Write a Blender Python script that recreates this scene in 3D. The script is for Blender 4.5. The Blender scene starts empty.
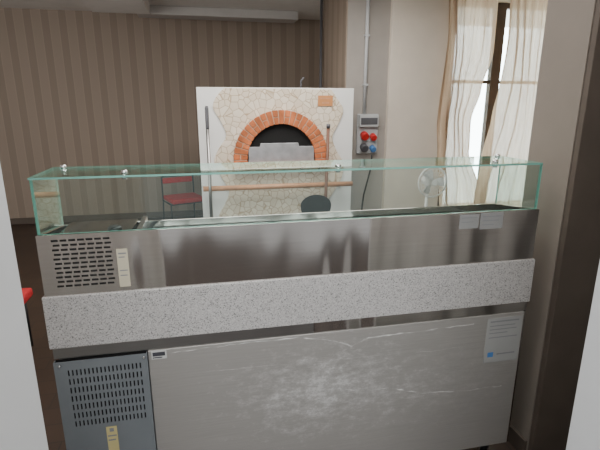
import bpy, bmesh, math, random
from mathutils import Vector, Matrix, Euler
random.seed(4)
S = bpy.context.scene
COL = S.collection
PI = math.pi

# ------------------------------------------------------------------ camera
FPX = 453.0
CAM = Vector((-0.409, -1.625, 1.71))
EUL = Euler((math.radians(90 - 14.8), 0, math.radians(-12.1)), 'XYZ')
ROT = EUL.to_matrix()
cd = bpy.data.cameras.new('camera')
cam = bpy.data.objects.new('camera', cd)
COL.objects.link(cam)
cam.location = CAM
cam.rotation_euler = EUL
cd.sensor_width = 36.0
cd.lens = FPX / 600 * 36
cd.clip_start = 0.05
S.camera = cam

def hit(px, py, ax, val):
    d = ROT @ Vector(((px - 300) / FPX, -(py - 225) / FPX, -1))
    t = (val - CAM[ax]) / d[ax]
    return CAM + d * t
def hx(px, py, Y): return hit(px, py, 1, Y).x
def hz(px, py, Y): return hit(px, py, 1, Y).z

# ------------------------------------------------------------------ materials
def newmat(name):
    m = bpy.data.materials.new(name); m.use_nodes = True
    nt = m.node_tree
    b = nt.nodes['Principled BSDF']
    return m, nt, b
def N(nt, t, **kw):
    n = nt.nodes.new(t)
    for k, v in kw.items(): setattr(n, k, v)
    return n
def coords(nt, scale=(1, 1, 1), loc=(0, 0, 0)):
    tc = N(nt, 'ShaderNodeTexCoord'); mp = N(nt, 'ShaderNodeMapping')
    mp.inputs['Scale'].default_value = scale; mp.inputs['Location'].default_value = loc
    nt.links.new(tc.outputs['Object'], mp.inputs['Vector'])
    return mp.outputs['Vector']
def ramp(nt, fac, stops, interp='LINEAR'):
    r = N(nt, 'ShaderNodeValToRGB'); r.color_ramp.interpolation = interp
    e = r.color_ramp.elements
    while len(e) < len(stops): e.new(0.5)
    for i, (p, c) in enumerate(stops):
        e[i].position = p; e[i].color = (*c, 1)
    nt.links.new(fac, r.inputs['Fac'])
    return r.outputs['Color']
def plain(name, col, rough=0.5, metal=0.0, vary=0.06, scale=6, bump=0.0):
    m, nt, b = newmat(name)
    v = coords(nt)
    n = N(nt, 'ShaderNodeTexNoise'); n.inputs['Scale'].default_value = scale; n.inputs['Detail'].default_value = 4
    nt.links.new(v, n.inputs['Vector'])
    lo = tuple(max(0, c * (1 - vary)) for c in col); hi = tuple(min(1, c * (1 + vary)) for c in col)
    c = ramp(nt, n.outputs['Fac'], [(0.3, lo), (0.7, hi)])
    nt.links.new(c, b.inputs['Base Color'])
    b.inputs['Roughness'].default_value = rough; b.inputs['Metallic'].default_value = metal
    if bump:
        bp = N(nt, 'ShaderNodeBump'); bp.inputs['Strength'].default_value = bump; bp.inputs['Distance'].default_value = 0.01
        nt.links.new(n.outputs['Fac'], bp.inputs['Height']); nt.links.new(bp.outputs['Normal'], b.inputs['Normal'])
    return m
def steel(name, col, rough, scale=(1.5, 40, 90)):
    m, nt, b = newmat(name)
    v = coords(nt, scale)
    n = N(nt, 'ShaderNodeTexNoise'); n.inputs['Scale'].default_value = 2; n.inputs['Detail'].default_value = 5
    nt.links.new(v, n.inputs['Vector'])
    c = ramp(nt, n.outputs['Fac'], [(0.3, tuple(x * .96 for x in col)), (0.7, tuple(x * 1.03 for x in col))])
    nt.links.new(c, b.inputs['Base Color'])
    v2 = coords(nt, (4, 1, 0.8))
    n2 = N(nt, 'ShaderNodeTexNoise'); n2.inputs['Scale'].default_value = 1.6; n2.inputs['Detail'].default_value = 1
    nt.links.new(v2, n2.inputs['Vector'])
    bp = N(nt, 'ShaderNodeBump'); bp.inputs['Strength'].default_value = 0.75; bp.inputs['Distance'].default_value = 0.04
    nt.links.new(n2.outputs['Fac'], bp.inputs['Height']); nt.links.new(bp.outputs['Normal'], b.inputs['Normal'])
    b.inputs['Metallic'].default_value = 1; b.inputs['Roughness'].default_value = rough
    return m

M = {}
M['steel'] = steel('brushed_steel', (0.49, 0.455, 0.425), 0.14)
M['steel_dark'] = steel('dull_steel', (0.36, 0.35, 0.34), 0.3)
M['chrome'] = plain('chrome', (0.7, 0.7, 0.7), 0.18, 1.0)
M['black'] = plain('black_plastic', (0.012, 0.012, 0.013), 0.45)
M['dark'] = plain('dark_void', (0.008, 0.008, 0.008), 0.9)
M['duct'] = plain('dark_grey_duct', (0.045, 0.043, 0.042), 0.7)
M['vent'] = plain('grey_enamel', (0.20, 0.218, 0.232), 0.42, 0.2)
M['white'] = plain('white_enamel', (0.80, 0.80, 0.78), 0.45, vary=.02)
M['jamb'] = plain('white_joinery', (0.76, 0.77, 0.78), 0.4, vary=.03, scale=2)
M['brownwall'] = plain('dark_brown_wall', (0.10, 0.078, 0.062), 0.7, vary=.1)
M['beige'] = plain('taupe_plaster', (0.225, 0.192, 0.162), 0.75, vary=.04)
M['pillar'] = plain('grey_beige_plaster', (0.36, 0.33, 0.30), 0.8, vary=.04)
M['pilaster'] = plain('pale_plaster', (0.72, 0.65, 0.56), 0.8, vary=.03)
M['ceiling'] = plain('ceiling_paint', (0.74, 0.72, 0.69), 0.9, vary=.03)
M['beam'] = plain('beam_paint', (0.50, 0.48, 0.46), 0.85, vary=.04)
M['frame'] = plain('dark_window_wood', (0.06, 0.038, 0.026), 0.45, vary=.2)
M['wood'] = plain('orange_wood', (0.56, 0.27, 0.14), 0.4, vary=.15, scale=14)
M['red'] = plain('red_fabric', (0.50, 0.02, 0.025), 0.75, vary=.15, scale=60, bump=.2)
M['redplastic'] = plain('red_plastic', (0.65, 0.03, 0.03), 0.4)
M['blue'] = plain('blue_plastic', (0.08, 0.22, 0.50), 0.4)
M['greyplastic'] = plain('grey_plastic', (0.50, 0.51, 0.52), 0.5)
M['darkgrey'] = plain('dark_grey_plastic', (0.10, 0.10, 0.11), 0.5)
M['fanblade'] = plain('pale_grey_blade', (0.60, 0.61, 0.61), 0.5)
M['paper'] = plain('white_paper', (0.55, 0.55, 0.53), 0.7)
M['greylabel'] = plain('silver_label', (0.28, 0.28, 0.275), 0.5)
M['palelabel'] = plain('pale_grey_label', (0.35, 0.35, 0.34), 0.5)
M['yellow'] = plain('yellow_paper', (0.55, 0.47, 0.22), 0.7)
M['cream'] = plain('cream_paper', (0.56, 0.51, 0.38), 0.7)
M['ink'] = plain('dark_ink', (0.05, 0.05, 0.06), 0.7)
M['inkgrey'] = plain('grey_ink', (0.24, 0.24, 0.25), 0.7)
M['plaque'] = plain('terracotta_plaque', (0.55, 0.24, 0.09), 0.6)
M['brick'] = plain('orange_brick', (0.50, 0.15, 0.055), 0.85, vary=.38, scale=9, bump=.3)
M['mortar'] = plain('brick_mortar', (0.57, 0.40, 0.28), 0.9)
M['residue'] = plain('dried_adhesive', (0.62, 0.605, 0.58), 0.8, vary=.2, scale=30)
M['palesteel'] = plain('pale_steel', (.47, .48, .50), .35, .5, vary=.15, scale=12)
M['darkwood'] = plain('dark_wood_handle', (.16, .07, .04), .5)

# granite
m, nt, b = newmat('speckled_granite'); M['granite'] = m
v = coords(nt)
n1 = N(nt, 'ShaderNodeTexVoronoi'); n1.inputs['Scale'].default_value = 350
n2 = N(nt, 'ShaderNodeTexNoise'); n2.inputs['Scale'].default_value = 200; n2.inputs['Detail'].default_value = 3
nt.links.new(v, n1.inputs['Vector']); nt.links.new(v, n2.inputs['Vector'])
sep = N(nt, 'ShaderNodeSeparateColor'); nt.links.new(n1.outputs['Color'], sep.inputs['Color'])
c1 = ramp(nt, sep.outputs['Red'], [(0.0, (.18, .175, .17)), (0.11, (.41, .395, .385)), (0.28, (.52, .50, .485)), (0.6, (.60, .58, .565)), (.85, (.50, .475, .465))], 'CONSTANT')
c2 = ramp(nt, n2.outputs['Fac'], [(.35, (.84, .83, .82)), (.65, (1, 1, 1))])
mx = N(nt, 'ShaderNodeMix', data_type='RGBA', blend_type='MULTIPLY'); mx.inputs['Factor'].default_value = 0.8
nt.links.new(c1, mx.inputs['A']); nt.links.new(c2, mx.inputs['B'])
nt.links.new(mx.outputs['Result'], b.inputs['Base Color']); b.inputs['Roughness'].default_value = .4

# striped wallpaper
m, nt, b = newmat('striped_wallpaper'); M['stripes'] = m
v = coords(nt)
sx = N(nt, 'ShaderNodeSeparateXYZ'); nt.links.new(v, sx.inputs['Vector'])
sm_ = N(nt, 'ShaderNodeMath', operation='ADD'); nt.links.new(sx.outputs['X'], sm_.inputs[0]); nt.links.new(sx.outputs['Y'], sm_.inputs[1])
mu = N(nt, 'ShaderNodeMath', operation='MULTIPLY'); mu.inputs[1].default_value = 1 / 0.22
fr = N(nt, 'ShaderNodeMath', operation='FRACT')
nt.links.new(sm_.outputs[0], mu.inputs[0]); nt.links.new(mu.outputs[0], fr.inputs[0])
A_ = (.305, .242, .190); B_ = (.255, .200, .156); C_ = (.325, .26, .206)
c = ramp(nt, fr.outputs[0], [(0, A_), (.42, C_), (.48, B_), (.90, B_), (.91, C_), (.96, A_)], 'CONSTANT')
nt.links.new(c, b.inputs['Base Color']); b.inputs['Roughness'].default_value = .7

# cream crazy-paving stone
m, nt, b = newmat('cream_stone_mosaic'); M['stone'] = m
v = coords(nt)
vo = N(nt, 'ShaderNodeTexVoronoi', feature='DISTANCE_TO_EDGE'); vo.inputs['Scale'].default_value = 15.5
vc = N(nt, 'ShaderNodeTexVoronoi'); vc.inputs['Scale'].default_value = 15.5
nt.links.new(v, vo.inputs['Vector']); nt.links.new(v, vc.inputs['Vector'])
sp = N(nt, 'ShaderNodeSeparateColor'); nt.links.new(vc.outputs['Color'], sp.inputs['Color'])
cs = ramp(nt, sp.outputs['Red'], [(0, (.68, .585, .46)), (1, (.79, .71, .59))])
cj = ramp(nt, vo.outputs['Distance'], [(.018, (.62, .53, .43)), (.06, (1, 1, 1))])
mx = N(nt, 'ShaderNodeMix', data_type='RGBA', blend_type='MULTIPLY'); mx.inputs['Factor'].default_value = 1
nt.links.new(cs, mx.inputs['A']); nt.links.new(cj, mx.inputs['B'])
nt.links.new(mx.outputs['Result'], b.inputs['Base Color']); b.inputs['Roughness'].default_value = .8
bp = N(nt, 'ShaderNodeBump'); bp.inputs['Distance'].default_value = .01; bp.inputs['Strength'].default_value = .3
nt.links.new(vo.outputs['Distance'], bp.inputs['Height']); nt.links.new(bp.outputs['Normal'], b.inputs['Normal'])

# scuffed sheet: dull brushed metal with a chalky rubbed patch at the centre
FY = -.016
m, nt, b = newmat('scuffed_grey_sheet'); M['sheet'] = m
v2 = coords(nt, (1.2, 1, 90))
nb = N(nt, 'ShaderNodeTexNoise'); nb.inputs['Scale'].default_value = 3; nb.inputs['Detail'].default_value = 6; nb.inputs['Roughness'].default_value = .7
nt.links.new(v2, nb.inputs['Vector'])
ca = ramp(nt, nb.outputs['Fac'], [(.3, (.385, .366, .343)), (.7, (.455, .434, .41))])
nc = N(nt, 'ShaderNodeTexNoise'); nc.inputs['Scale'].default_value = 14; nc.inputs['Detail'].default_value = 11; nc.inputs['Roughness'].default_value = .82
vn = coords(nt, (1, 1, 1.8)); nt.links.new(vn, nc.inputs['Vector'])
prev = ca
for (px, py, rx, rz, k, stops, colr) in (
        (385, 392, .44, .16, -.15, [(.28, (0, 0, 0)), (.42, (.16, .16, .16)), (.53, (.6, .6, .6))], (.60, .58, .56, 1)),
        (322, 387, .26, .16, -.13, [(.33, (0, 0, 0)), (.42, (.25, .25, .25)), (.47, (.5, .5, .5)), (.51, (1, 1, 1))], (.72, .705, .685, 1))):
    sc = hit(px, py, 1, FY)
    vs_ = coords(nt, (1 / rx, 0.001, 1 / rz), (-sc.x / rx, 0, -sc.z / rz))
    ln = N(nt, 'ShaderNodeVectorMath', operation='LENGTH'); nt.links.new(vs_, ln.inputs[0])
    sb = N(nt, 'ShaderNodeMath', operation='MULTIPLY_ADD'); sb.inputs[1].default_value = k
    nt.links.new(ln.outputs['Value'], sb.inputs[0]); nt.links.new(nc.outputs['Fac'], sb.inputs[2])
    mk = ramp(nt, sb.outputs[0], stops)
    mx2 = N(nt, 'ShaderNodeMix', data_type='RGBA'); nt.links.new(mk, mx2.inputs['Factor'])
    nt.links.new(prev, mx2.inputs['A']); mx2.inputs['B'].default_value = colr
    prev = mx2.outputs['Result']
nt.links.new(prev, b.inputs['Base Color']); b.inputs['Roughness'].default_value = .42; b.inputs['Metallic'].default_value = .45

# floor
m, nt, b = newmat('dark_brown_floor'); M['floor'] = m
v = coords(nt)
br = N(nt, 'ShaderNodeTexBrick'); br.inputs['Scale'].default_value = 3.3
br.inputs['Color1'].default_value = (.055, .034, .023, 1); br.inputs['Color2'].default_value = (.045, .028, .02, 1); br.inputs['Mortar'].default_value = (.03, .022, .018, 1)
br.inputs['Mortar Size'].default_value = .012; br.inputs['Row Height'].default_value = .5; br.inputs['Brick Width'].default_value = 1
nt.links.new(v, br.inputs['Vector']); nt.links.new(br.outputs['Color'], b.inputs['Base Color']); b.inputs['Roughness'].default_value = .45

# clear glass (Schlick reflection on both faces) and its green edge
m = bpy.data.materials.new('clear_glass'); m.use_nodes = True; nt = m.node_tree; nt.nodes.clear(); M['glass'] = m
out = N(nt, 'ShaderNodeOutputMaterial'); tr = N(nt, 'ShaderNodeBsdfTransparent'); gl = N(nt, 'ShaderNodeBsdfGlossy'); mxs = N(nt, 'ShaderNodeMixShader')
lw = N(nt, 'ShaderNodeLayerWeight'); lw.inputs['Blend'].default_value = .5
pw_ = N(nt, 'ShaderNodeMath', operation='POWER'); pw_.inputs[1].default_value = 3.4
ma = N(nt, 'ShaderNodeMath', operation='MULTIPLY_ADD'); ma.inputs[1].default_value = .9; ma.inputs[2].default_value = .045
nt.links.new(lw.outputs['Facing'], pw_.inputs[0]); nt.links.new(pw_.outputs[0], ma.inputs[0])
tr.inputs['Color'].default_value = (.925, .975, .958, 1); gl.inputs['Roughness'].default_value = .01; gl.inputs['Color'].default_value = (.88, 1, .96, 1)
nt.links.new(ma.outputs[0], mxs.inputs[0]); nt.links.new(tr.outputs[0], mxs.inputs[1]); nt.links.new(gl.outputs[0], mxs.inputs[2]); nt.links.new(mxs.outputs[0], out.inputs['Surface'])
M['glassedge'] = plain('green_glass_edge', (0.19, 0.44, 0.37), 0.15)
# sheer curtain
m = bpy.data.materials.new('sheer_cream_voile'); m.use_nodes = True; nt = m.node_tree; nt.nodes.clear(); M['curtain'] = m
out = N(nt, 'ShaderNodeOutputMaterial'); df = N(nt, 'ShaderNodeBsdfDiffuse'); tl = N(nt, 'ShaderNodeBsdfTranslucent'); tr = N(nt, 'ShaderNodeBsdfTransparent')
m1 = N(nt, 'ShaderNodeMixShader'); m2 = N(nt, 'ShaderNodeMixShader')
v = coords(nt, (30, 30, 2)); nn = N(nt, 'ShaderNodeTexNoise'); nn.inputs['Scale'].default_value = 1; nt.links.new(v, nn.inputs['Vector'])
cc = ramp(nt, nn.outputs['Fac'], [(.3, (.50, .36, .25)), (.7, (.60, .46, .33))])
nt.links.new(cc, df.inputs['Color']); nt.links.new(cc, tl.inputs['Color'])
m1.inputs[0].default_value = .42; m2.inputs[0].default_value = .07
nt.links.new(df.outputs[0], m1.inputs[1]); nt.links.new(tl.outputs[0], m1.inputs[2])
nt.links.new(m1.outputs[0], m2.inputs[1]); nt.links.new(tr.outputs[0], m2.inputs[2]); nt.links.new(m2.outputs[0], out.inputs['Surface'])

# ------------------------------------------------------------------ mesh builder
class MB:
    def __init__(s): s.v = []; s.f = []; s.m = []; s.s = []
    def face(s, idx, mi=0, sm=False): s.f.append(idx); s.m.append(mi); s.s.append(sm)
    def box(s, x0, x1, y0, y1, z0, z1, mi=0, edge=None, thin=None):
        o = len(s.v)
        for z in (z0, z1):
            for (x, y) in ((x0, y0), (x1, y0), (x1, y1), (x0, y1)): s.v.append(Vector((x, y, z)))
        F = [((0, 3, 2, 1), 2), ((4, 5, 6, 7), 2), ((0, 1, 5, 4), 1), ((2, 3, 7, 6), 1), ((1, 2, 6, 5), 0), ((3, 0, 4, 7), 0)]
        for q, ax in F:
            k = mi if (thin is None or ax == thin) else edge
            s.face([o + i for i in q], k)
        return s
    def prism(s, poly, y0, y1, mi=0):     # poly: (x,z) list
        o = len(s.v); n = len(poly)
        for y in (y0, y1):
            for x, z in poly: s.v.append(Vector((x, y, z)))
        s.face([o + i for i in range(n)], mi); s.face([o + n + i for i in reversed(range(n))], mi)
        for i in range(n):
            j = (i + 1) % n; s.face([o + i, o + j, o + n + j, o + n + i], mi)
        return s
    def tube(s, pts, r, seg=12, mi=0, closed=False, cap=True):
        pts = [Vector(p) for p in pts]; n = len(pts); o = len(s.v)
        rr = r if isinstance(r, (list, tuple)) else [r] * n
        up = None
        for i, p in enumerate(pts):
            if closed: t = pts[(i + 1) % n] - pts[i - 1]
            else: t = pts[min(i + 1, n - 1)] - pts[max(i - 1, 0)]
            t.normalize()
            if up is None:
                up = Vector((0, 0, 1)) if abs(t.z) < .9 else Vector((1, 0, 0))
            a = (up - t * up.dot(t)).normalized(); b_ = t.cross(a); up = a
            for k in range(seg):
                an = 2 * PI * k / seg
                s.v.append(p + (a * math.cos(an) + b_ * math.sin(an)) * rr[i])
        for i in range(n if closed else n - 1):
            j = (i + 1) % n
            for k in range(seg):
                l = (k + 1) % seg
                s.face([o + i * seg + k, o + i * seg + l, o + j * seg + l, o + j * seg + k], mi, True)
        if cap and not closed:
            s.face([o + k for k in reversed(range(seg))], mi); s.face([o + (n - 1) * seg + k for k in range(seg)], mi)
        return s
    def ring(s, c, ax, R, r, seg=40, tseg=6, mi=0):
        ax = Vector(ax).normalized(); a = ax.orthogonal().normalized(); b_ = ax.cross(a); c = Vector(c)
        return s.tube([c + (a * math.cos(2 * PI * k / seg) + b_ * math.sin(2 * PI * k / seg)) * R for k in range(seg)], r, tseg, mi, closed=True)
    def holes(s, x0, x1, z0, z1, y0, y1, H, mi=0):   # sheet with rectangular holes
        xs = sorted({x0, x1, *[h[0] for h in H], *[h[1] for h in H]}); zs = sorted({z0, z1, *[h[2] for h in H], *[h[3] for h in H]})
        def hole(x, z): return any(h[0] < x < h[1] and h[2] < z < h[3] for h in H)
        for y in (y0, y1):
            ids = {}
            for i, x in enumerate(xs):
                for j, z in enumerate(zs): ids[i, j] = len(s.v); s.v.append(Vector((x, y, z)))
            for i in range(len(xs) - 1):
                for j in range(len(zs) - 1):
                    if not hole((xs[i] + xs[i + 1]) / 2, (zs[j] + zs[j + 1]) / 2):
                        q = [ids[i, j], ids[i + 1, j], ids[i + 1, j + 1], ids[i, j + 1]]
                        s.face(q if y == y0 else q[::-1], mi)
        def wall(a, b2, c, d):
            o = len(s.v)
            s.v += [Vector((a, y0, c)), Vector((b2, y0, d)), Vector((b2, y1, d)), Vector((a, y1, c))]; s.face([o, o + 1, o + 2, o + 3], mi)
        for (a, b2, c, d) in list(H) + [(x0, x1, z0, z1)]:
            wall(a, b2, c, c); wall(a, b2, d, d); wall(a, a, c, d); wall(b2, b2, c, d)
        return s
    def build(s, name, mats, parent=None, bevel=0, recalc=True, xf=None):
        if not isinstance(mats, (list, tuple)): mats = [mats]
        off = parent.location if parent is not None else Vector((0, 0, 0))
        me = bpy.data.meshes.new(name)
        vs = [(xf @ p if xf else p) - off for p in s.v]
        me.from_pydata([tuple(p) for p in vs], [], s.f)
        for mm in mats: me.materials.append(mm)
        for p, k, sm in zip(me.polygons, s.m, s.s): p.material_index = k; p.use_smooth = sm
        if recalc:
            bm = bmesh.new(); bm.from_mesh(me); bmesh.ops.recalc_face_normals(bm, faces=bm.faces); bm.to_mesh(me); bm.free()
        o = bpy.data.objects.new(name, me); COL.objects.link(o)
        if parent is not None: o.parent = parent
        if bevel:
            bv = o.modifiers.new('bevel', 'BEVEL'); bv.width = bevel; bv.segments = 2; bv.limit_method = 'ANGLE'; bv.angle_limit = math.radians(40)
        return o
def tag(o, label, cat, group=None):
    o['label'] = label; o['category'] = cat
    if group: o['group'] = group
    return o
def thing(name, label, cat, loc, group=None):
    o = bpy.data.objects.new(name, None); o.empty_display_size = .1; COL.objects.link(o); o.location = loc
    return tag(o, label, cat, group)
def struct(o): o['kind'] = 'structure'; return o
def setting(name, mb, mat, bevel=0): return struct(mb.build(name, mat, bevel=bevel))

# ------------------------------------------------------------------ room shell
BW = 5.64      # striped back wall
WW = 3.30      # pillar face and window wall
CEIL = 2.97
setting('floor', MB().box(-4, 6, -4, BW, -.1, 0), M['floor'])
setting('ceiling', MB().box(-4, 6, -4, BW, CEIL, CEIL + .1), M['ceiling'])
setting('wall_back', MB().box(-4, 2.2, BW, BW + .15, 0, CEIL), M['stripes'])
setting('wall_left', MB().box(-4.15, -4, -1.2, BW + .15, 0, CEIL), M['stripes'])
PX0, PX1, PX2 = hx(346, 100, WW), hx(385, 100, WW), hx(443, 100, WW)
setting('wall_pillar', MB().box(PX0, PX1 + .02, WW, 4.28, 0, CEIL), M['pillar'], .004)
setting('wall_return', MB().box(PX0 - .012, PX0 - .0005, WW + .012, 4.28, 0, CEIL), M['stripes'])
setting('wall_pilaster', MB().box(PX1 + .02, PX2, WW - .06, BW, 0, CEIL), M['pilaster'], .004)
WX0, WX1, WZ0, WZ1 = PX2, 4.0, .35, 2.84
wb = MB()
wb.box(WX0, WX1, WW, WW + .25, 0, WZ0); wb.box(WX0, WX1, WW, WW + .25, WZ1, CEIL); wb.box(WX1, 6, WW, WW + .25, 0, CEIL)
setting('wall_window', wb, M['pilaster'])
setting('wall_right', MB().box(6, 6.15, -4, WW + .25, 0, CEIL), M['pilaster'])
# pier right of the counter (thick partition)
RX = CAM.x + 1.51
setting('wall_pier', MB().box(RX, 6, .0, .26, 0, CEIL), M['beige'])
setting('trim_1', MB().box(RX + .0035, 6, -.03, -.0005, 0, CEIL), M['brownwall'], .003)
setting('baseboard_right', MB().box(RX - .014, RX - .0005, .005, .262, 0, .09), M['brownwall'])
setting('baseboard_back', MB().box(-4, PX1 + .019, BW - .016, BW, 0, .09), M['brownwall'])
# near doorway
JY = -.945
JL, JR = CAM.x - .84 * .388, CAM.x + .84 * 1.069
jb = MB().box(JL - .11, JL, JY - .02, JY + .16, 0, 2.25).box(JR, JR + .11, JY - .02, JY + .16, 0, 2.25).box(JL - .11, JR + .11, JY - .02, JY + .16, 2.14, 2.25)
struct(jb.build('door_1', M['jamb'], bevel=.006))
setting('wall_front', MB().box(-1.9, JL - .112, JY, JY + .12, 0, CEIL).box(JR + .112, 2.2, JY, JY + .12, 0, CEIL).box(JL - .112, JR + .112, JY, JY + .12, 2.255, CEIL), M['jamb'])
# ceiling beams
setting('trim_2', MB().box(-1.15, 1.0, 5.05, 5.35, 2.86, CEIL), M['beam'], .01)
xa, xb = hx(92, 10, 4.9), hx(150, 10, 4.9)
setting('trim_3', MB().box(xa, xb, 3.2, 4.9, 2.83, CEIL), M['ceiling'], .01)
# thin pipe in the corner left of the pillar
cpx = hx(321, 50, 4.2)
tag(MB().tube([(cpx, 4.2, .0), (cpx, 4.2, CEIL - .001)], .017, 12).build('corner_pipe', M['darkgrey']), 'thin dark vertical pipe beside the striped return left of the pillar', 'pipe')

# ------------------------------------------------------------------ window
wf = MB()
FY0, FY1 = WW + .10, WW + .17
def stile(x, w=.05): wf.box(x - w / 2, x + w / 2, FY0, FY1, WZ0, WZ1)
for x in (WX0 + .03, WX1 - .03, hx(494, 90, FY0), hx(494, 90, FY0) - .62): stile(x, .12)
for z in (WZ0 + .03, WZ1 - .03): wf.box(WX0, WX1, FY0 + .005, FY1 - .005, z - .03, z + .03)
zt = hz(490, 82, FY0); wf.box(WX0, WX1, FY0 + .01, FY1 - .01, zt - .018, zt + .018)
win = struct(wf.build('window_1', M['frame']))
pane = MB().box(WX0 + .06, WX1 - .06, FY0 + .03, FY0 + .036, WZ0 + .06, WZ1 - .06).build('pane', M['glass'], win)
MB().box(WX0 + .002, WX1 - .002, WW - .03, WW + .1, WZ0, WZ0 + .03).build('sill', M['pilaster'], win)

def curtain(keys, Y, pleats, label):
    keys = [(hz(470, py, Y), hx(l, py, Y), hx(r, py, Y)) for py, l, r in keys]
    keys = [(2.9, keys[0][1], keys[0][2])] + keys + [(.03, keys[-1][1], keys[-1][2])]
    def at(z):
        for (za, la, ra), (zb, lb, rb) in zip(keys, keys[1:]):
            if zb <= z <= za:
                t = (za - z) / (za - zb); t = t * t * (3 - 2 * t)
                return la + (lb - la) * t, ra + (rb - ra) * t
        return keys[-1][1:]
    nu, nv = 110, 60
    mb = MB()
    for j in range(nv + 1):
        z = 2.9 - (2.9 - .03) * j / nv
        l, r = at(z)
        for i in range(nu + 1):
            u = i / nu
            a = .034 + .013 * math.sin(5 * u + z)
            y = Y + a * math.sin(2 * PI * pleats * u + 1.2 * math.sin(1.7 * z + 6 * u)) + .012 * math.sin(2 * PI * pleats * 2.3 * u + z)
            mb.v.append(Vector((l + (r - l) * u + .014 * math.sin(3 * z + 9 * u), y, z)))
    for j in range(nv):
        for i in range(nu):
            a = j * (nu + 1) + i
            mb.face([a, a + 1, a + nu + 2, a + nu + 1], 0, True)
    return tag(mb.build('curtain', M['curtain'], recalc=False), label, 'curtain')
CY = WW - .14
curtain([(0, 447, 497), (50, 445, 492), (90, 442, 480), (120, 440, 471), (150, 440, 470), (190, 440, 480), (225, 440, 484)], CY, 5, 'sheer cream curtain gathered beside the pale wall, left of the dark window frame')
curtain([(0, 509, 572), (40, 506, 568), (80, 501, 564), (120, 494, 560), (160, 484, 556), (200, 475, 552), (225, 472, 550)], CY - .14, 7, 'wider sheer cream curtain right of the dark window frame, beside the near wall')
rod = MB().tube([(PX2 + .0, CY - .07, 2.925), (3.9, CY - .07, 2.925)], .012)
tag(rod.build('curtain_rod', M['frame']), 'dark rod from which both sheer curtains hang', 'curtain rod')

# ------------------------------------------------------------------ refrigerated counter
CX = .974
root = thing('refrigerated_counter', 'long steel refrigerated counter with scuffed grey back and perforated vent cover', 'counter', (0, .33, 0))
ZB = .125; ZT = .865
MB().box(-.962, .962, 0, .68, ZB, ZT).build('cabinet_body', M['steel_dark'], root, .004)
VX = hx(151, 390, FY); RXp = hx(522, 330, FY)
ZP = .818
MB().box(VX + .002, RXp, FY, -.0005, ZB, ZP).build('back_panel', M['sheet'], root, .002)
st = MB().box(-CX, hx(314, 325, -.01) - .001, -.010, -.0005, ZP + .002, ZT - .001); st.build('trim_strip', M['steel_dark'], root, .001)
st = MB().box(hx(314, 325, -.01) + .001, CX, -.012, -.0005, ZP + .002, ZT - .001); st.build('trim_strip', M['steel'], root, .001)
MB().box(RXp + .002, CX, -.013, -.0005, ZB, ZP).build('corner_post', M['steel'], root, .002)
# vent cover
vx0, vx1, vz0, vz1 = -CX, VX - .001, ZB, ZP - .005
H = []
gx0, gx1 = vx0 + .04, vx1 - .02; gz1 = vz1 - .035
cols, rows = 19, 7
pw = (gx1 - gx0) / cols
for r in range(rows):
    for k in range(cols):
        zz = gz1 - r * .036
        H.append((gx0 + k * pw + pw * .29, gx0 + k * pw + pw * .67, zz - .024, zz))
vc = MB().holes(vx0, vx1, vz0, vz1, FY - .008, FY - .005, H)
vc.box(vx0, vx0 + .003, FY - .005, -.001, vz0, vz1); vc.box(vx1 - .003, vx1, FY - .005, -.001, vz0, vz1)
vcover = vc.build('vent_cover', M['vent'], root)
MB().box(vx0 + .004, vx1 - .004, FY + .010, FY + .013, vz0, vz1).build('vent_backing', M['dark'], root)
for sx_, sz_ in ((vx0 + .02, vz1 - .015), (vx1 - .012, vz1 - .015), (vx0 + .02, vz0 + .05), (vx1 - .012, vz0 + .05)):
    MB().tube([(sx_, FY - .0085, sz_), (sx_, FY - .012, sz_)], [.006, .004]).build('screw', M['chrome'], root)
for sx_ in (-.9, .9):
    for sy_ in (.06, .62):
        MB().tube([(sx_, sy_, 0), (sx_, sy_, .012), (sx_, sy_, .0125), (sx_, sy_, .06), (sx_, sy_, .061), (sx_, sy_, ZB)], [.03, .03, .018, .018, .024, .024], 16).build('foot', M['black'], root)
def label_on(name, mats, Y, x0, y0, x1, y1, lines, parent, lab=None):
    """flat sticker between two pixel corners on a face, with thin printed lines (u0,u1,top,thickness[,material])"""
    a = hit(x0, y0, 1, Y); b_ = hit(x1, y1, 1, Y)
    X0, X1, Z1, Z0 = a.x, b_.x, a.z, b_.z
    mb = MB().box(X0, X1, Y - .0012, Y, Z0, Z1)
    w, h = X1 - X0, Z1 - Z0
    for L in lines:
        u0, u1, t, th = L[:4]
        mb.box(X0 + w * u0, X0 + w * u1, Y - .0016, Y - .0012, Z1 - h * (t + th), Z1 - h * t, L[4] if len(L) > 4 else 1)
    o = mb.build(name, mats, parent)
    if lab: o['label'] = lab
    return o
label_on('sticker', [M['paper'], M['ink']], FY - .0001, 151, 351, 167, 358, [(.08, .9, .2, .45), (.08, .7, .75, .12)], root, 'small white sticker with dark lettering')
label_on('sticker', [M['yellow'], M['inkgrey']], FY - .0082, 106, 427, 120, 453, [(.3, .7, .06, .12), (.1, .9, .3, .05), (.1, .8, .45, .05)], root, 'yellow paper label')
label_on('sticker', [M['palelabel'], M['inkgrey'], M['blue']], FY - .0001, 488, 319, 517, 359, [(.08, .9, .06, .03), (.08, .8, .16, .02), (.08, .85, .24, .02), (.08, .6, .32, .02), (.08, .9, .42, .02), (.10, .26, .76, .11, 2), (.36, .88, .80, .03)], root, 'silver rating label')
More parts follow.
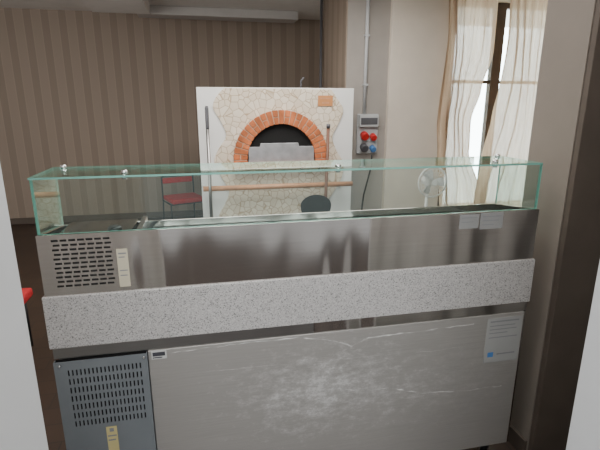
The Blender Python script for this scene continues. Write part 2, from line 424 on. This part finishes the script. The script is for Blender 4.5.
def streak(pts, w):
    mb = MB(); rnd = random.Random(len(pts) * 7 + int(w * 1e5))
    dense = []
    for (a, b_) in zip(pts, pts[1:]):
        for k in range(10): dense.append((a[0] + (b_[0] - a[0]) * k / 10, a[1] + (b_[1] - a[1]) * k / 10))
    for i, (px, py) in enumerate(dense):
        p = hit(px, py, 1, FY - .0004); dz = rnd.uniform(-.003, .003); ww = w * rnd.uniform(.08, 1) ** 2
        o = len(mb.v); mb.v += [Vector((p.x, FY - .0006, p.z + dz + ww)), Vector((p.x, FY - .0006, p.z + dz - ww))]
        if i: mb.face([o - 2, o - 1, o + 1, o])
    mb.build('adhesive_residue', M['residue'], root)
streak([(170, 353), (230, 345), (300, 337), (330, 340), (352, 346), (368, 338), (420, 331), (480, 323)], .0036)
streak([(330, 388), (360, 391), (390, 388), (420, 393), (470, 390), (505, 385)], .0036)
streak([(205, 372), (260, 366), (300, 364), (350, 358), (440, 350), (484, 344)], .0013)

# ------------------------------------------------------------------ granite worktop
ZG = 1.065; GX = .980
g = thing('granite_worktop', 'pale speckled granite worktop with tall upstand between counter and glass case', 'worktop', (0, .33, ZT))
MB().box(-GX, GX, 0, .70, ZT + .0005, ZT + .03).build('slab', M['granite'], g, .003)
MB().box(-GX, GX, -.020, -.0005, ZT + .0005, ZG).build('upstand', M['granite'], g, .003)
for s_ in (-1, 1):
    a, b_ = sorted((s_ * GX, s_ * (GX - .03)))
    MB().box(a, b_, 0, .29, ZT + .031, ZG).build('side_upstand', M['granite'], g, .003)

# ------------------------------------------------------------------ glass display case
ZD = 1.285; DX = .972; DY = -.010; DB = .285; ZK = 1.250    # ZK: the rim is lower along the working side
d = thing('display_case', 'long steel topping display case with clear glass sneeze guard on granite upstand', 'display case', (0, .17, ZG))
MB().box(-DX + .002, DX - .002, .012, DB, ZG + .001, 1.205).build('housing', M['steel'], d, .003)
H = []
a = hit(50, 239.5, 1, DY); b_ = hit(116, 285, 1, DY)
rows, cols = 11, 7
for r in range(rows):
    for k in range(cols):
        w = (b_.x - a.x) / cols; h = (a.z - b_.z) / rows
        sh = (w * .14 if r % 2 else 0)
        H.append((a.x + k * w + w * .05 + sh, a.x + k * w + w * .83 + sh, a.z - r * h - h * .60, a.z - r * h - h * .16))
MB().holes(-DX, DX, ZG + .001, ZD, DY, DY + .002, H).build('front_panel', M['steel'], d)
MB().box(a.x - .02, b_.x + .03, .002, .007, b_.z - .02, 1.2745).build('vent_backing', M['duct'], d)
rim = MB().box(-DX, DX, DB - .012, DB, 1.206, ZK)
for s_ in (-1, 1):
    x0, x1 = sorted((s_ * DX, s_ * (DX - .012)))
    o = len(rim.v); rim.box(x0, x1, DY + .004, DB - .0125, 1.206, ZD)
    for q in rim.v[o:]:
        if q.z > 1.22 and q.y > .1: q.z = ZK
rim.box(-DX + .0125, DX - .0125, DY + .004, .008, 1.275, ZD)
rim.build('rim', M['steel'], d, .002)
lx = hx(146, 225, .1)
MB().box(lx, .80, .04, .26, 1.206, 1.222).build('lid', M['steel_dark'], d, .004)
MB().box(lx - .03, lx - .012, .03, .265, 1.206, 1.275).build('lid_hinge', M['chrome'], d, .003)
MB().box(-.93, lx - .05, .03, .265, 1.206, 1.264).build('compressor_cover', M['steel'], d, .004)
kn = hit(115, 229, 1, .06)
MB().tube([(kn.x, .06, 1.2645), (kn.x, .06, 1.282), (kn.x, .06, 1.290)], [.026, .026, .018], 20).build('knob', M['black'], d)
T = 1.48; G0 = .968; GB = .275; GT = .007
MB().box(-G0, G0, 0, GT, ZD + .0005, T - GT - .0005, 0, 1, 1).build('front_glass', [M['glass'], M['glassedge']], d)
MB().box(-G0 - .004, G0, 0, GB, T - GT, T, 0, 1, 2).build('top_glass', [M['glass'], M['glassedge']], d)
for s_ in (-1, 1):
    x0, x1 = sorted((s_ * G0, s_ * (G0 - GT)))
    gp = MB().box(x0, x1, GT + .0005, GB - .004, ZD + .0005, T - GT - .0005, 0, 1, 0)
    for q in gp.v:
        if q.z < 1.3 and q.y > .1: q.z = ZK + .003
    gp.build('side_glass', [M['glass'], M['glassedge']], d)
for (sx_, sy_) in ((-.68, .05), (0.10, .05), (.78, .05), (-G0 + .04, GB - .03), (G0 - .04, GB - .03)):
    MB().tube([(sx_, sy_, T + .0003), (sx_, sy_, T + .006), (sx_, sy_, T + .012)], [.012, .012, .008], 14).tube([(sx_, sy_, T - .020), (sx_, sy_, T - GT - .0005)], .01, 14).build('glass_clamp', M['chrome'], d)
label_on('sticker', [M['cream'], M['inkgrey']], DY - .0002, 116, 249, 131, 286, [(.15, .85, .1, .04), (.15, .7, .2, .03), (.15, .85, .55, .03), (.15, .8, .68, .03)], d, 'tall cream paper sticker')
label_on('sticker', [M['greylabel'], M['inkgrey']], DY - .0002, 460, 215, 478, 228, [(.1, .9, .2, .06), (.1, .7, .5, .06)], d, 'small silver label')
label_on('sticker', [M['greylabel'], M['inkgrey']], DY - .0002, 481, 213, 502, 228, [(.1, .9, .2, .06), (.1, .8, .45, .06), (.1, .6, .7, .06)], d, 'wider silver label')

# ------------------------------------------------------------------ pizza oven
OY = 2.98
ox0, ox1 = hx(196, 87, OY), hx(354, 90, OY)
oz = hz(196, 87, OY)
ov = thing('pizza_oven', 'white pizza oven with cream stone front and orange brick arch against the far wall', 'oven', ((ox0 + ox1) / 2, 3.5, 0))
MB().box(ox0, ox1, OY, OY + .08, 0, oz).build('front_slab', M['white'], ov, .004)
MB().box(ox0 + .08, ox1 - .12, OY + .0805, 4.1, 0, oz - .12).build('oven_body', M['white'], ov, .01)
lk = [(88, 224), (97, 216), (108, 213), (122, 221), (136, 226), (150, 218), (163, 214), (178, 222), (192, 229), (206, 224), (217, 219), (235, 224), (260, 220)]
rk = [(260, 330), (235, 336), (217, 330), (204, 326), (192, 333), (178, 341), (163, 343), (150, 336), (137, 332), (124, 338), (110, 343), (99, 337), (89.5, 331)]
def smooth(k):
    out_ = []
    for i in range(len(k) - 1):
        p0 = k[max(i - 1, 0)]; p1 = k[i]; p2 = k[i + 1]; p3 = k[min(i + 2, len(k) - 1)]
        for j in range(5):
            t = j / 5
            out_.append(tuple(.5 * (2 * p1[c] + (p2[c] - p0[c]) * t + (2 * p0[c] - 5 * p1[c] + 4 * p2[c] - p3[c]) * t * t + (3 * p1[c] - p0[c] - 3 * p2[c] + p3[c]) * t ** 3) for c in (0, 1)))
    out_.append(k[-1]); return out_
poly = [(hx(x, y, OY), hz(x, y, OY)) for y, x in smooth(lk) + smooth(rk)]
MB().prism(poly, OY - .014, OY - .0005).build('stone_facade', M['stone'], ov, .003)
cx = hx(281.5, 150, OY - .05)
zb = hz(281.5, 161.5, OY - .05)
Ro = (hx(328.5, 150, OY - .05) - hx(234.5, 150, OY - .05)) / 2
Ri = Ro - .135
ztop = hz(281.5, 110, OY - .05)
leg = max(.02, ztop - zb - Ro)
F0 = OY - .0145
def archpts(R, n=28): return [(cx + R, zb)] + [(cx + R * math.cos(PI * k / n), zb + leg + R * math.sin(PI * k / n)) for k in range(n + 1)] + [(cx - R, zb)]
MB().prism(archpts(Ri + .02), F0 - .012, F0).build('oven_mouth', M['dark'], ov)  # flat black plate: the darkness of the oven cavity put into its colour
mor = MB(); n = 40
po, pi_ = archpts(Ro - .006, n), archpts(Ri + .006, n)
for i in range(len(po) - 1):
    q = [po[i], po[i + 1], pi_[i + 1], pi_[i]]; mor.prism(q, F0 - .052, F0 - .0125)
mor.build('arch_mortar', M['mortar'], ov)
bk = MB()
nb_ = 23
for k in range(nb_):
    a0 = PI * (k + .09) / nb_; a1 = PI * (k + .91) / nb_
    am = (a0 + a1) / 2
    Rs = (Ri, Ri + (Ro - Ri) * .48, Ri + (Ro - Ri) * .55, Ro)
    segs = [(Rs[0], Rs[3])] if k % 2 else [(Rs[0], Rs[1]), (Rs[2], Rs[3])]
    for r0, r1 in segs:
        P = [(cx + R * math.cos(a), zb + leg + R * math.sin(a)) for R, a in ((r0, a0), (r0, am), (r0, a1), (r1, a1), (r1, am), (r1, a0))]
        bk.prism(P, F0 - .06, F0 - .02)
for s_ in (-1, 1):
    a, b_ = sorted((cx + s_ * Ri, cx + s_ * Ro))
    bk.box(a, b_, F0 - .06, F0 - .02, zb, zb + leg - .008)
bk.build('brick_arch', M['brick'], ov, .003)
le = MB(); x0, x1 = hx(232.5, 165, OY - .1), hx(331, 165, OY - .1); nl = 12
for k in range(nl):
    w = (x1 - x0) / nl; le.box(x0 + k * w + .005, x0 + (k + 1) * w - .005, OY - .12, F0 - .0005, zb - .062, zb - .001)
le.build('brick_ledge', M['brick'], ov, .003)
dz1 = hz(281, 143, OY - .06); dz0 = hz(281, 146.5, OY - .06)
xl, xr = cx - Ri + .012, cx + Ri - .012
dpoly = [(xl, zb), (xr, zb), (xr, dz0), (cx + .18, dz0), (cx + .17, dz1), (cx - .21, dz1), (cx - .22, dz0), (xl, dz0)]
door = MB().prism(dpoly, F0 - .05, F0 - .035).build('oven_door', M['palesteel'], ov, .003)
MB().box(cx - .18, cx + .14, F0 - .055, F0 - .0505, dz1 - .025, dz1 - .008).build('door_lip', M['chrome'], door)
MB().tube([(cx - .02, F0 - .075, zb + .31), (cx - .02, F0 - .075, zb + .22), (cx - .02, F0 - .075, zb + .09)], [.014, .016, .022], 10).tube([(cx - .02, F0 - .075, zb + .13), (cx - .02, F0 - .05, zb + .13)], .008, 8).build('door_handle', M['darkgrey'], door)
MB().tube([(hx(301, 80, OY + .03), OY + .03, oz + .0005), (hx(301, 80, OY + .03), OY + .03, oz + .07), (hx(304, 80, OY + .03), OY + .03, oz + .10)], .009, 10).build('damper_lever', M['darkgrey'], ov)
a = hit(318, 95.5, 1, F0); b_ = hit(332.5, 106, 1, F0)
pl = MB().box(a.x, b_.x, F0 - .008, F0 - .0003, b_.z, a.z)
w = b_.x - a.x; h = a.z - b_.z
pl.box(a.x + w * .15, a.x + w * .85, F0 - .0095, F0 - .008, a.z - h * .35, a.z - h * .2, 1).box(a.x + w * .25, a.x + w * .75, F0 - .0095, F0 - .008, a.z - h * .8, a.z - h * .6, 1)
pl.build('plaque', [M['plaque'], M['wood']], ov, .002)
ra = hit(203, 188.5, 1, OY - .13); rb = hit(352, 184, 1, OY - .13); rz = (ra.z + rb.z) / 2
MB().tube([(ra.x, OY - .13, rz), (rb.x, OY - .13, rz)], .026, 16).build('tool_rail', M['wood'], ov)
for x in (ra.x + .1, rb.x - .1): MB().tube([(x, OY - .118, rz - .012), (x, F0 - .0005 + .012, rz - .03)], .012, 10).build('rail_bracket', M['darkgrey'], ov)

# ------------------------------------------------------------------ peels leaning on the oven
def peel(name, label, top, pole_m, grip_m, zh, headmat, foot_dx):
    t = Vector(top); base = Vector((t.x + foot_dx, t.y - .10, .003))
    r = thing(name, label, 'pizza peel', (base.x, base.y, 0))
    dirv = (t - base).normalized()
    MB().tube([base + dirv * (zh * 2 - .01), t - dirv * .20], .015, 12).build('handle', pole_m, r)
    MB().tube([t - dirv * .21, t - dirv * .19, t - dirv * .02, t], [.015, .017, .017, .012], 12).build('grip', grip_m, r)
    c = base + dirv * (zh)
    mb = MB(); n = 32
    side = Vector((1, 0, 0)); nrm = side.cross(dirv).normalized()
    for off in (-.003, .003):
        for k in range(n):
            a = 2 * PI * k / n
            mb.v.append(c + side * math.cos(a) * zh * .92 + dirv * math.sin(a) * zh + nrm * off)
    mb.face(list(range(n))); mb.face(list(reversed(range(n, 2 * n))))
    for k in range(n): mb.face([k, (k + 1) % n, n + (k + 1) % n, n + k])
    mb.build('peel_head', headmat, r)
    return r
tp = hit(206.5, 106, 1, OY - .20)
peel('pizza_peel', 'long grey steel peel leaning at the left edge of the oven', tp, M['steel_dark'], M['darkgrey'], .14, M['steel_dark'], hx(211, 218, OY - .2) - tp.x)
tp = hit(328.5, 126, 1, OY - .20)
hd = hit(316, 204, 1, OY - .22)
r = thing('pizza_peel', 'peel with dark handle and round black head at the right of the oven', 'pizza peel', (hd.x, OY - .22, 0))
bt = hit(324.5, 213, 1, OY - .22)
MB().tube([(bt.x, OY - .195, .0), (tp.x, OY - .195, tp.z)], .016, 12).build('handle', M['darkwood'], r)
MB().tube([(tp.x - .001, OY - .195, tp.z - .02), (tp.x, OY - .195, tp.z + .02)], .02, 12).build('grip', M['darkgrey'], r)
mb = MB(); n = 32
P = []
for k in range(n):
    a = 2 * PI * k / n
    P.append((hd.x + .16 * math.cos(a), hd.z - .015 + (.11 if math.sin(a) > 0 else .18) * math.sin(a)))
mb.prism(P, OY - .222, OY - .213)
mb.box(bt.x - .02, bt.x + .02, OY - .226, OY - .21, hd.z - .10, hd.z + .02)
mb.build('peel_head', M['black'], r)

# ------------------------------------------------------------------ sockets, conduit, cable
SYf = WW - .001
a = hit(357, 114, 1, SYf); b_ = hit(376, 153, 1, SYf)
sk = thing('socket_board', 'grey power socket board with red and blue outlets on the grey pillar', 'power sockets', ((a.x + b_.x) / 2, WW, b_.z))
W_ = b_.x - a.x; Hh = a.z - b_.z
MB().box(a.x, b_.x, WW - .03, SYf, b_.z, a.z).build('backplate', M['greyplastic'], sk, .006)
def sock(x, z, mat, r_=.045):
    q = MB().tube([(x, WW - .0305, z), (x, WW - .06, z - .01), (x, WW - .085, z - .02), (x, WW - .09, z - .022)], [r_, r_ * .95, r_, r_ * .85], 18).build('socket', mat, sk)
    MB().box(x - r_ * .8, x + r_ * .8, WW - .105, WW - .0925, z - .055, z + .02).build('flap', mat, q, .004)
sock(a.x + W_ * .32, a.z - Hh * .52, M['redplastic']); sock(a.x + W_ * .74, a.z - Hh * .55, M['redplastic'], .036)
sock(a.x + W_ * .32, a.z - Hh * .82, M['darkgrey']); sock(a.x + W_ * .74, a.z - Hh * .85, M['blue'], .034)
MB().box(a.x + .01, b_.x - .01, WW - .07, WW - .0305, a.z - Hh * .32, a.z - .01).build('breaker_box', M['greyplastic'], sk, .006)
MB().box(a.x + .025, b_.x - .025, WW - .074, WW - .0705, a.z - Hh * .26, a.z - .04).build('breaker_window', M['darkgrey'], sk, .002)
cxp = hx(366, 60, WW - .02)
MB_ = MB().tube([(cxp, WW - .022, a.z + .002), (cxp, WW - .022, CEIL - .002)], .019, 14)
for z in (a.z + .3, a.z + .8): MB_.box(cxp - .028, cxp + .028, WW - .045, WW - .002, z, z + .02)
tag(MB_.build('conduit', M['greyplastic']), 'grey vertical conduit pipe running up the pillar above the sockets', 'pipe')
cp = [hit(x, y, 1, WW - .06) for x, y in ((371, 154), (371, 165), (367, 180), (363, 195), (361, 210), (360, 225))]
cp = [p + Vector((0, -.02, 0)) for p in cp]; cp.append(Vector((cp[-1].x - .02, WW - .08, .012))); cp.append(Vector((cp[-1].x - .10, WW - .10, .010)))
tag(MB().tube(cp, .009, 8).build('power_cable', M['black']), 'black power cable hanging down from the socket board', 'cable')

# ------------------------------------------------------------------ fan
fp = hit(432, 182, 1, 2.55)
fn = thing('pedestal_fan', 'small white pedestal fan standing in front of the window curtain', 'fan', (fp.x, fp.y + .09, 0))
MB().tube([(fp.x, fp.y + .09, 0), (fp.x, fp.y + .09, .02), (fp.x, fp.y + .09, .035)], [.17, .17, .06], 32).build('base', M['white'], fn)
MB().tube([(fp.x, fp.y + .09, .035), (fp.x, fp.y + .09, fp.z - .03)], .016, 12).build('pole', M['white'], fn)
MB().tube([(fp.x, fp.y + .16, fp.z), (fp.x, fp.y + .14, fp.z), (fp.x, fp.y + .05, fp.z), (fp.x, fp.y + .04, fp.z)], [.03, .05, .055, .03], 20).build('motor', M['white'], fn)
R = .15
cg = MB()
for k in range(4): cg.ring((fp.x, fp.y - .055 + .02 * (k / 3) ** 2, fp.z), (0, 1, 0), R * (.25 + .22 * k), .0018)
cg.ring((fp.x, fp.y - .01, fp.z), (0, 1, 0), R * 1.03, .008)
for k in range(22):
    a = 2 * PI * k / 22; c_, s_ = math.cos(a), math.sin(a)
    cg.tube([(fp.x + .03 * c_, fp.y - .056, fp.z + .03 * s_), (fp.x + R * .8 * c_, fp.y - .045, fp.z + R * .8 * s_), (fp.x + R * 1.03 * c_, fp.y - .01, fp.z + R * 1.03 * s_), (fp.x + R * .75 * c_, fp.y + .03, fp.z + R * .75 * s_), (fp.x + .045 * c_, fp.y + .045, fp.z + .045 * s_)], .0016, 5)
cg.build('cage', M['white'], fn)
MB().tube([(fp.x, fp.y - .062, fp.z), (fp.x, fp.y - .052, fp.z)], .032, 18).build('badge', M['white'], fn)
for q in range(3):
    mb = MB(); a0 = 2 * PI * q / 3
    rows_ = 7
    for i in range(rows_):
        rr_ = .02 + (R * .88 - .02) * i / (rows_ - 1)
        hw = .28 + .25 * math.sin(PI * min(1, i / (rows_ - 1) * .8))
        for j in range(5):
            t = (j / 4 - .5) * 2
            a = a0 + hw * t * (1 - .25 * i / rows_)
            mb.v.append(Vector((fp.x + rr_ * math.cos(a), fp.y - .005 + .018 * t, fp.z + rr_ * math.sin(a))))
    for i in range(rows_ - 1):
        for j in range(4): mb.face([i * 5 + j, i * 5 + j + 1, (i + 1) * 5 + j + 1, (i + 1) * 5 + j], 0, True)
    mb.build('blade', M['fanblade'], fn, recalc=False)

# ------------------------------------------------------------------ red chairs
def make_chair(loc, rz, label):
    r = thing('red_chair', label, 'chair', (0, 0, 0), 'red seated metal chairs')
    w, dp, sh = .23, .22, .43
    MB().box(-w, w, -dp, dp, sh - .035, sh + .03).build('seat', M['red'], r, .018)
    MB().box(-w + .012, w - .012, dp + .002, dp + .03, .62, .70).build('backrest', M['red'], r, .012)
    for sx_ in (-1, 1):
        x = sx_ * w
        MB().tube([(x, -dp + .07, 0), (x, -dp + .07, sh - .04)], .011, 10).build('leg', M['black'], r)
        MB().tube([(x, dp + .06, 0), (x, dp + .012, sh - .05), (x, dp + .016, sh + .1), (x, dp + .016, .72)], .011, 10).build('leg', M['black'], r)
        MB().tube([(x, -dp + .07, sh - .05), (x, dp, sh - .05)], .010, 8).build('side_rail', M['black'], r)
    MB().tube([(-w, dp + .016, .72), (w, dp + .016, .72)], .011, 10).build('top_rail', M['black'], r)
    MB().tube([(-w, -dp + .07, sh - .05), (w, -dp + .07, sh - .05)], .010, 8).build('front_rail', M['black'], r)
    r.location = loc; r.rotation_euler = (0, 0, rz)
    return r
p = hit(184, 196, 2, .44)
c0 = make_chair((p.x, p.y - .1, 0), math.radians(20), 'red seated chair with black metal frame by the striped wall, left of the oven')
p = hit(36, 292, 2, .46)
c1 = c0.copy(); COL.objects.link(c1)
for ch in list(c0.children):
    k = ch.copy(); COL.objects.link(k); k.parent = c1
# only its front seat edge shows between door jamb and counter
c1.location = (p.x - .275, p.y - .12, 0); c1.rotation_euler = (0, 0, math.radians(90))
c1['label'] = 'red seated chair partly hidden behind the left end of the counter'

# ------------------------------------------------------------------ light
w = bpy.data.worlds.new('world'); S.world = w; w.use_nodes = True
nt = w.node_tree; bg = nt.nodes['Background']
tc = N(nt, 'ShaderNodeTexCoord'); sx = N(nt, 'ShaderNodeSeparateXYZ'); nt.links.new(tc.outputs['Generated'], sx.inputs[0])
mr = N(nt, 'ShaderNodeMapRange'); mr.inputs['From Min'].default_value = -.2; mr.inputs['From Max'].default_value = .5
mr.inputs['To Min'].default_value = .8; mr.inputs['To Max'].default_value = 14
nt.links.new(sx.outputs['Y'], mr.inputs['Value']); nt.links.new(mr.outputs[0], bg.inputs['Strength'])
bg.inputs['Color'].default_value = (.93, .97, 1, 1)
def area(name, loc, rot, size, e, col=(1, 1, 1)):
    l = bpy.data.lights.new(name, 'AREA'); l.energy = e; l.shape = 'RECTANGLE'; l.size, l.size_y = size; l.color = col
    o = bpy.data.objects.new(name, l); COL.objects.link(o); o.location = loc; o.rotation_euler = rot
    return o
area('back_room_fill', (.3, 1.7, 2.9), (0, 0, 0), (2.4, 1.6), 94, (1, .97, .92))  # added soft fill under the back room ceiling, no fixture there
area('left_wall_fill', (-3.4, 1.2, 1.9), (math.radians(100), 0, math.radians(-25)), (1.4, 1.4), 48, (1, .98, .95))  # added fill that brightens the striped back wall, no window modelled here
area('hall_fill', (-.2, -.5, 2.9), (0, 0, 0), (1.4, .5), 23, (1, .98, .96))  # added overhead fill for the counter front, out of view
area('entry_fill', (-.3, -3.2, 2.7), (math.radians(55), 0, 0), (2.5, 1.2), 92, (.95, .98, 1))  # added fill from behind the camera, no real fixture
